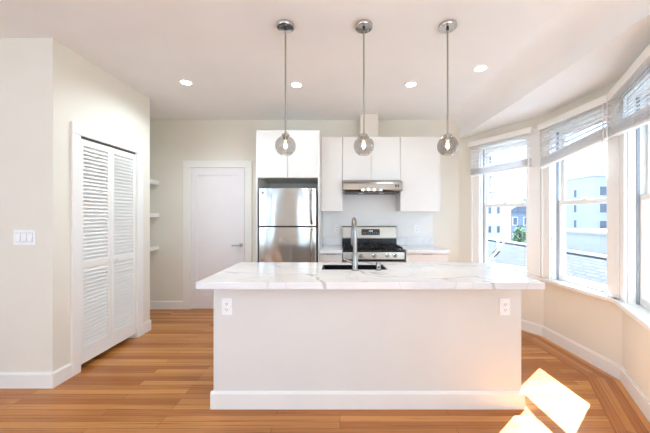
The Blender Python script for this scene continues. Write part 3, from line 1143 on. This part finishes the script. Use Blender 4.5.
# burners and grates
for bx, by in ((0.17, 3.66), (0.17, 3.90), (0.4135, 3.78), (0.655, 3.66), (0.655, 3.90)):
    m = MB()
    m.lathe([(0.0, 0.022), (0.034, 0.022), (0.038, 0.018), (0.038, 0.012), (0.050, 0.010), (0.052, 0.0), (0.0, 0.0)], (bx, by, 0.905), 20)
    m.build('burner', M['iron'], r)
for gx0, gx1 in ((0.05, 0.285), (0.296, 0.531), (0.542, 0.777)):
    m = MB()
    gy0, gy1 = 3.555, 4.00
    z0, z1 = 0.922, 0.938
    b_ = 0.006
    for x in (gx0 + b_, gx1 - b_):
        m.box(x - b_, x + b_, gy0, gy1, z0, z1, 0.002)
    for y in (gy0 + b_, (gy0 + gy1) / 2, gy1 - b_):
        m.box(gx0, gx1, y - b_, y + b_, z0, z1, 0.002)
    xm_ = (gx0 + gx1) / 2
    m.box(xm_ - b_, xm_ + b_, gy0, gy1, z0, z1, 0.002)
    for y in (gy0 + 0.115, gy1 - 0.115):
        m.box(gx0, gx1, y - b_, y + b_, z0, z1, 0.002)
    for x in (gx0 + b_, gx1 - b_):
        for y in (gy0 + b_, gy1 - b_):
            m.box(x - b_, x + b_, y - b_, y + b_, 0.905, z0, 0.001)
    m.build('grate', M['iron'], r)

# ------------------------------------------------------------------ island
IX0, IX1 = -0.872, 1.250
IY0, IY1 = 1.972, 2.515
r = thing('kitchen_island', ((IX0 + IX1) / 2, (IY0 + IY1) / 2, 0), 'pale grey painted kitchen island base with white baseboard', 'kitchen island')
B(IX0, IX1, IY0, IY0 + 0.02, 0.0, 0.871, 0.001).build('front_panel', M['island'], r)
B(IX0, IX0 + 0.02, IY0 + 0.021, IY1 - 0.021, 0.0, 0.871).build('side_panel', M['island'], r)
B(IX1 - 0.02, IX1, IY0 + 0.021, IY1 - 0.021, 0.0, 0.871).build('side_panel', M['island'], r)
n = 4
for i in range(n):
    a = IX0 + (IX1 - IX0) * i / n
    b = IX0 + (IX1 - IX0) * (i + 1) / n
    B(a + 0.0015, b - 0.0015, IY1 - 0.02, IY1, 0.104, 0.868, 0.001).build('cabinet_door', M['cabinet'], r)
B(IX0 + 0.021, IX1 - 0.021, IY1 - 0.08, IY1 - 0.06, 0.0, 0.10).build('toe_kick', M['island'], r)
m = MB()
bp = baseboard_prof()
m.prism([(IY0 - y, z) for y, z in bp], IX0 - BBT, IX1 + BBT, 'X')
m.prism([(IX0 - y, z) for y, z in bp], IY0, IY1 - 0.07, 'Y')
m.prism([(IX1 + y, z) for y, z in bp], IY0, IY1 - 0.07, 'Y')
m.build('baseboard', M['trim'], r)
outlet(-0.778, IY0, 0.700, None, r)
outlet(1.134, IY0, 0.698, None, r)

# worktop with a cut-out for the sink
TX0, TX1, TY0, TY1, TZ0, TZ1 = -0.888, 1.262, 1.757, 2.535, 0.872, 0.914
SX0, SX1, SY0, SY1 = -0.140, 0.362, 2.19, 2.435
bm = bmesh.new()
xs, ys = [TX0, SX0 - 0.001, SX1 + 0.001, TX1], [TY0, SY0 - 0.001, SY1 + 0.001, TY1]
V = {(i, j, k): bm.verts.new((xs[i], ys[j], (TZ0, TZ1)[k])) for i in range(4) for j in range(4) for k in range(2)}
for i in range(3):
    for j in range(3):
        if (i, j) == (1, 1):
            continue
        bm.faces.new([V[i, j, 1], V[i + 1, j, 1], V[i + 1, j + 1, 1], V[i, j + 1, 1]])
        bm.faces.new([V[i, j, 0], V[i, j + 1, 0], V[i + 1, j + 1, 0], V[i + 1, j, 0]])
for i in range(3):
    bm.faces.new([V[i, 0, 0], V[i + 1, 0, 0], V[i + 1, 0, 1], V[i, 0, 1]])
    bm.faces.new([V[i, 3, 0], V[i, 3, 1], V[i + 1, 3, 1], V[i + 1, 3, 0]])
    bm.faces.new([V[0, i, 0], V[0, i, 1], V[0, i + 1, 1], V[0, i + 1, 0]])
    bm.faces.new([V[3, i, 0], V[3, i + 1, 0], V[3, i + 1, 1], V[3, i, 1]])
bm.faces.new([V[1, 1, 0], V[1, 1, 1], V[2, 1, 1], V[2, 1, 0]])
bm.faces.new([V[1, 2, 0], V[2, 2, 0], V[2, 2, 1], V[1, 2, 1]])
bm.faces.new([V[1, 1, 0], V[1, 2, 0], V[1, 2, 1], V[1, 1, 1]])
bm.faces.new([V[2, 1, 0], V[2, 1, 1], V[2, 2, 1], V[2, 2, 0]])
bmesh.ops.recalc_face_normals(bm, faces=bm.faces[:])
m = MB()
m._merge(bm)
tag(m.build('island_countertop', M['marble'], None, 0.003), 'long white countertop with grey veins on the kitchen island', 'countertop')

# undermount sink
r = thing('sink', ((SX0 + SX1) / 2, (SY0 + SY1) / 2, 0.67), 'black undermount sink set into the island countertop', 'sink')
m = MB()
g = -0.012
m.box(SX0 - g - 0.012, SX0 - g, SY0 - g, SY1 + g, 0.68, 0.908)
m.box(SX1 + g, SX1 + g + 0.012, SY0 - g, SY1 + g, 0.68, 0.908)
m.box(SX0 - g - 0.012, SX1 + g + 0.012, SY0 - g - 0.012, SY0 - g, 0.68, 0.908)
m.box(SX0 - g - 0.012, SX1 + g + 0.012, SY1 + g, SY1 + g + 0.012, 0.68, 0.908)
m.box(SX0 - g - 0.012, SX1 + g + 0.012, SY0 - g - 0.012, SY1 + g + 0.012, 0.668, 0.682)
m.build('bowl', M['sink'], r)
m = MB()
m.lathe([(0.0, 0.0), (0.03, 0.0), (0.04, 0.003), (0.045, 0.003), (0.045, 0.0)], (0.11, 2.31, 0.683), 24)
m.build('drain', M['chrome'], r)

# faucet: gooseneck rising from the camera side and arching over the bowl
fx, fy = xat(355.0, 2.155), 2.155
r = thing('faucet', (fx, fy, TZ1), 'brushed nickel gooseneck faucet standing on the island countertop', 'faucet')
m = MB()
m.lathe([(0.0, 0.0), (0.027, 0.0), (0.027, 0.006), (0.0225, 0.010), (0.0215, 0.115), (0.017, 0.125), (0.0, 0.126)], (fx, fy, TZ1 + 0.0005), 28)
m.build('base', M['nickel'], r)
pts = [(fx, fy, TZ1 + 0.12), (fx, fy, TZ1 + 0.20), (fx - 0.001, fy, TZ1 + 0.28)]
Rr = 0.085
for i in range(1, 15):
    a = PI * i / 14
    pts.append((fx - 0.002 - 0.004 * i / 14, fy + Rr - Rr * math.cos(a), TZ1 + 0.30 + Rr * math.sin(a)))
m = MB()
m.tube(pts, 0.0155, 18)
m.build('spout', M['nickel'], r)
e = pts[-1]
m = MB()
m.tube([(e[0], e[1], e[2] + 0.005), (e[0], e[1], e[2] - 0.02), (e[0], e[1] , e[2] - 0.10), (e[0], e[1], e[2] - 0.125)], [0.0175, 0.0195, 0.0195, 0.017], 18)
m.build('spray_head', M['nickel'], r)
m = MB()
m.tube([(fx - 0.012, fy, TZ1 + 0.058), (fx - 0.04, fy, TZ1 + 0.068), (fx - 0.082, fy - 0.004, TZ1 + 0.086)], [0.0125, 0.0105, 0.009], 14)
m.build('lever', M['nickel'], r)
ax = xat(378.3, 2.165)
r = thing('sink_air_gap', (ax, 2.165, TZ1), 'short round nickel air gap cap beside the sink', 'sink fitting')
m = MB()
m.lathe([(0.0, 0.0), (0.024, 0.0), (0.024, 0.004), (0.0195, 0.006), (0.0195, 0.05), (0.018, 0.056), (0.0, 0.057)], (ax, 2.165, TZ1 + 0.0005), 24)
m.build('cap', M['nickel'], r)
m = MB()
m.box(ax - 0.007, ax + 0.007, 2.165 - 0.0205, 2.165 - 0.0185, TZ1 + 0.02, TZ1 + 0.032)
m.build('vent_slot', M['dark'], r)

# ------------------------------------------------------------------ pendant lamps
PD = 2.06
def pendant(x, y, label):
    r = thing('pendant_lamp', (x, y, 1.75), label, 'pendant lamp', 'globe pendants over the island')
    m = MB()
    m.lathe([(0.0, H - 0.0005), (0.063, H - 0.0005), (0.063, H - 0.020), (0.059, H - 0.025), (0.0, H - 0.026)], (x, y, 0), 36)
    cn = m.build('ceiling_canopy', M['chrome'], r)
    m = MB()
    m.lathe([(0.009, H - 0.026), (0.009, H - 0.04), (0.0, H - 0.042)], (x, y, 0), 16)
    m.build('collar', M['dark'], cn)
    for a in (0.6, 0.6 + PI):
        m = MB()
        m.cyl((x + 0.04 * math.cos(a), y + 0.04 * math.sin(a), H - 0.025), (x + 0.04 * math.cos(a), y + 0.04 * math.sin(a), H - 0.031), 0.005, 0.003, 10)
        m.build('canopy_screw', M['rod'], cn)
    zc, R = 1.828, 0.0735
    m = MB()
    m.cyl((x, y, H - 0.03), (x, y, zc + R + 0.012), 0.0062, None, 14)
    m.build('rod', M['rod'], r)
    m = MB()
    zt = zc + R
    m.lathe([(0.0, zt + 0.018), (0.012, zt + 0.018), (0.016, zt + 0.012), (0.029, zt + 0.008), (0.030, zt - 0.004), (0.020, zt - 0.006),
             (0.0185, zt - 0.034), (0.0, zt - 0.035)], (x, y, 0), 24)
    m.build('socket', M['rod'], r)
    m = MB()
    pr = []
    a0, a1 = math.radians(24), math.radians(150)
    for i in range(29):
        a = a0 + (a1 - a0) * i / 28
        pr.append((R * math.sin(a), zc + R * math.cos(a)))
    m.lathe(pr, (x, y, 0), 48)
    m.build('glass_globe', M['globe'], r)
    m = MB()
    zb = zt - 0.034
    m.lathe([(0.010, zb), (0.011, zb - 0.008), (0.0155, zb - 0.025), (0.0165, zb - 0.040), (0.012, zb - 0.058), (0.004, zb - 0.068), (0.0, zb - 0.070)], (x, y, 0), 24)
    bl = m.build('bulb', M['bulbglass'], r)
    m = MB()
    m.tube([(x - 0.004, y, zb - 0.012), (x - 0.006, y, zb - 0.048), (x, y, zb - 0.055), (x + 0.006, y, zb - 0.048), (x + 0.004, y, zb - 0.012)], 0.0026, 8)
    m.build('filament', M['filament'], bl)
    l = bpy.data.lights.new('pendant_bulb_light', 'POINT')
    l.energy = 4.0
    l.color = (1.0, 0.80, 0.58)
    l.shadow_soft_size = 0.012
    lo = bpy.data.objects.new('bulb_light', l)
    COL.objects.link(lo)
    lo.parent = r
    lo.location = (0, 0, zb - 0.035 - 1.75)
    return r

p = pendant(xat(285.5, PD), PD, 'leftmost globe pendant lamp, hanging in front of the refrigerator cabinet')
for px, lab in ((363.8, 'middle globe pendant lamp, hanging in front of the cabinets above the range hood'),
                (447.6, 'rightmost globe pendant lamp, hanging nearest the bay window')):
    q = copy_tree(p, None, (xat(px, PD), PD, 1.75))
    q['label'] = lab

# ------------------------------------------------------------------ recessed ceiling lights
def downlight(x, y, label, watts, cone=164):
    r = thing('recessed_light', (x, y, H), label, 'ceiling light', 'recessed ceiling lights')
    m = MB()
    m.lathe([(0.050, H - 0.0005), (0.066, H - 0.0005), (0.064, H - 0.006), (0.052, H - 0.009), (0.050, H - 0.004), (0.050, H - 0.0005)], (x, y, 0), 36)
    m.build('trim_ring', M['trim'], r)
    m = MB()
    m.lathe([(0.0, H - 0.0035), (0.0505, H - 0.0035), (0.0505, H - 0.001)], (x, y, 0), 36)
    m.build('lens', M['lens'], r)
    l = bpy.data.lights.new('downlight_lamp', 'SPOT')
    l.energy = watts
    l.spot_size = math.radians(cone)
    l.spot_blend = 0.85
    l.color = (0.77, 0.93, 1.03)
    l.specular_factor = 1.0
    l.shadow_soft_size = 0.05
    lo = bpy.data.objects.new('downlight_light', l)
    COL.objects.link(lo)
    lo.parent = r
    lo.location = (0, 0, -0.03)
    return r

dl = [(296.5, 84.5, 'recessed light between the left and middle pendant rods'),
      (411.0, 84.0, 'recessed light between the middle and right pendant rods'), ]
D = F * (H - EYE) / (CY - 82.0)
downlight(xat(186.0, D), D, 'recessed light nearest the louvered closet', 36.0)
D = F * (H - EYE) / (CY - 68.0)
downlight(xat(480.5, D), D, 'recessed light nearest the bay window', 4.0, 110)
first = None
for px, py, lab in dl:
    D = F * (H - EYE) / (CY - py)
    if first is None:
        first = downlight(xat(px, D), D, lab, 8.0)
    else:
        q = copy_tree(first, None, (xat(px, D), D, H))
        q['label'] = lab

# ------------------------------------------------------------------ outside
GZ = -7.0
m = MB()
m.box(4, 120, -30, 140, GZ - 0.2, GZ)
struct('ground_street', m, M['street'], 'street level far below the windows', 'ground')
m = MB()
hp = [(-40, GZ)]
for i in range(31):
    u = i / 30
    hp.append((20 + 130 * u, 6.5 + 3.0 * math.sin(u * 5.0) + 0.8 * math.sin(u * 17)))
m.prism([(20, GZ)] + hp[1:] + [(150, GZ)], 128, 138, 'Y')
struct('ground_hill', m, M['hill'], 'low hazy hill on the horizon', 'hill')

# near house: shingled roof sloping towards the window, ridge along Y
r = thing('house', (8.0, 12.0, GZ), 'nearest house with a grey shingled roof below the windows', 'house', 'buildings outside the bay')
RXX, RZ, EX, EZ = 8.0, 0.10, 4.6, -1.42
m = MB()
m.box(EX + 0.5, 10.5, 2.5, 17.5, GZ, EZ - 0.05)
m.build('wall', M['white_stucco'], r)
sl = math.atan2(RZ - EZ, RXX - EX)
# roof slopes are built flat in their own frame so that the shingle courses follow the slope
for sgn in (-1, 1):
    ln = math.hypot(RXX - EX, RZ - EZ)
    m = MB()
    m.box(-7.8, 7.8, -ln, 0, -0.10, 0)
    o = m.build('roof', M['shingle'], r, 0, True)
    o.location = (RXX - 8.0, 10.0 - 12.0, RZ - GZ)
    o.rotation_euler = (sl if sgn == -1 else sl, 0, -PI / 2 if sgn == -1 else PI / 2)
m = MB()
m.box(RXX - 0.08, RXX + 0.08, 2.2, 17.8, RZ - 0.02, RZ + 0.05)
m.build('ridge_cap', M['white_stucco'], r)


def on_roof(x, y):
    return Vector((x, y, RZ - (RXX - x) * math.tan(sl) + 0.02))
m = MB()
a, b = on_roof(8.0, 13.87), on_roof(5.2, 11.1)
m.tube([a, b], 0.04, 6)
m.build('flashing', M['white_stucco'], r)
m = MB()
for (x, y) in ((7.4, 13.4), (7.2, 12.9)):
    q = on_roof(x, y)
    m = MB()
    m.cyl(q, q + Vector((0, 0, 0.28)), 0.05, None, 10)
    m.cyl(q + Vector((0, 0, 0.28)), q + Vector((0, 0, 0.34)), 0.075, None, 10)
    m.build('vent_pipe', M['white_stucco'], r)
# flat-roofed white building right behind it
r = thing('house', (13.5, 11.0, GZ), 'low white flat-roofed building behind the shingled roof', 'house', 'buildings outside the bay')
B(11.75, 15.5, 6.0, 16.2, GZ, 0.50).build('wall', M['white_stucco'], r)
B(11.65, 15.6, 5.9, 16.3, 0.50, 0.62).build('coping', M['white_stucco'], r)


def windows_on(r, face, pos, cells, w, h, mat):
    for (u, z) in cells:
        m = MB()
        if face == '-Y':
            m.box(u - w / 2, u + w / 2, pos - 0.04, pos - 0.005, z - h / 2, z + h / 2)
            fr = m.build('window', M['white_stucco'], r)
            B(u - w / 2 + 0.08, u + w / 2 - 0.08, pos - 0.06, pos - 0.03, z - h / 2 + 0.08, z + h / 2 - 0.08).build('pane', mat, fr)
        else:
            m.box(pos - 0.04, pos - 0.005, u - w / 2, u + w / 2, z - h / 2, z + h / 2)
            fr = m.build('window', M['white_stucco'], r)
            B(pos - 0.06, pos - 0.03, u - w / 2 + 0.08, u + w / 2 - 0.08, z - h / 2 + 0.08, z + h / 2 - 0.08).build('pane', mat, fr)

# pale blue apartment block
bx, by, bz = 26.6, 30.0, 5.57
r = thing('apartment_building', (31.0, 34.0, GZ), 'pale blue apartment block seen through the middle bay window', 'building', 'buildings outside the bay')
B(bx, 38.0, by, 36.2, GZ, bz).build('wall', M['blue_stucco'], r)
B(bx - 0.15, 38.15, by - 0.15, 36.35, bz, bz + 0.25).build('cornice', M['white_stucco'], r)
B(bx + 0.6, 31.0, by + 0.6, 33.0, bz + 0.25, bz + 1.05).build('penthouse', M['blue_stucco'], r)
windows_on(r, '-X', bx, [(32.3, z) for z in (3.9, 2.2, 0.5, -1.2)], 0.5, 1.0, M['outglass'])
windows_on(r, '-Y', by, [(x, z) for x in (27.6, 29.4, 31.4) for z in (4.0, 2.2, 0.4, -1.4)], 0.9, 1.1, M['outglass'])
# white building with the tower behind, seen through the far window
r = thing('apartment_building', (11.3, 21.0, GZ), 'white building with small windows behind the shingled roof', 'building', 'buildings outside the bay')
B(9.2, 11.95, 20.0, 23.0, GZ, 2.45).build('wall', M['white_stucco'], r)
B(9.15, 12.0, 19.92, 23.05, 2.45, 2.6).build('cornice', M['white_stucco'], r)
windows_on(r, '-Y', 20.0, [(10.45, 0.42), (11.05, 0.42), (10.45, 1.75), (11.05, 1.75)], 0.34, 0.62, M['outglass'])
r = thing('apartment_building', (12.7, 27.0, GZ), 'tall white tower with a zigzag fire escape', 'building', 'buildings outside the bay')
B(11.2, 13.25, 25.0, 28.0, GZ, 7.0).build('wall', M['white_stucco'], r)
B(11.15, 13.3, 24.95, 28.05, 7.0, 7.25).build('cornice', M['blue_house'], r)
windows_on(r, '-Y', 25.0, [(13.0, 6.3), (12.55, 6.3), (12.9, 4.4), (12.9, 2.6)], 0.5, 0.75, M['outglass'])
m = MB()
zz = 2.0
for k in range(3):
    z0 = zz + k * 1.35
    m.box(12.4, 13.2, 24.35, 24.95, z0, z0 + 0.05)
    m.tube([(12.45, 24.4, z0 + 0.05), (13.15, 24.4, z0 + 1.35)] if k % 2 == 0 else [(13.15, 24.4, z0 + 0.05), (12.45, 24.4, z0 + 1.35)], 0.035, 6)
    m.tube([(12.4, 24.36, z0 + 0.5), (13.2, 24.36, z0 + 0.5)], 0.025, 6)
m.build('fire_escape', M['blue_house'], r)
r = thing('house', (17.0, 27.0, GZ), 'grey blue gabled house at the far end of the street', 'house', 'buildings outside the bay')
B(15.2, 18.6, 26.0, 32.0, GZ, 1.7).build('wall', M['blue_house'], r)
m = MB()
m.prism([(15.0, 1.7), (16.9, 2.75), (18.8, 1.7)], 25.8, 32.2, 'Y')
m.build('roof', M['outglass'], r)
windows_on(r, '-Y', 26.0, [(15.9, 0.9), (16.9, 0.9), (17.8, 0.9), (15.9, -0.6), (16.9, -0.6), (17.8, -0.6)], 0.5, 0.8, M['outglass'])
r = thing('apartment_building', (15.6, 40.0, GZ), 'distant pale block on the horizon beside the tower', 'building', 'buildings outside the bay')
B(22.0, 25.6, 40.0, 44.0, GZ, 4.2).build('wall', M['white_stucco'], r)
B(23.0, 24.0, 41.0, 42.0, 4.2, 5.0).build('roof_hut', M['blue_stucco'], r)

# street tree
r = thing('street_tree', (11.6, 18.4, GZ), 'small green street tree between the white and the blue house', 'tree')
m = MB()
m.tube([(11.6, 18.4, GZ), (11.63, 18.4, -3), (11.58, 18.4, 0.2)], [0.14, 0.11, 0.06], 10)
m.build('trunk', M['bark'], r)
m = MB()
for i in range(700):
    while True:
        p3 = Vector((random.uniform(-1, 1), random.uniform(-1, 1), random.uniform(-1, 1)))
        if p3.length < 1:
            break
    q = Vector((11.6 + p3.x * 0.42, 18.4 + p3.y * 0.5, -0.05 + p3.z * 0.85))
    a = Vector((random.uniform(-1, 1), random.uniform(-1, 1), random.uniform(-1, 1))).normalized() * 0.09
    b = a.orthogonal().normalized() * 0.05
    m.quad(q - a, q + b, q + a, q - b)
m.build('crown', M['leaf'], r)
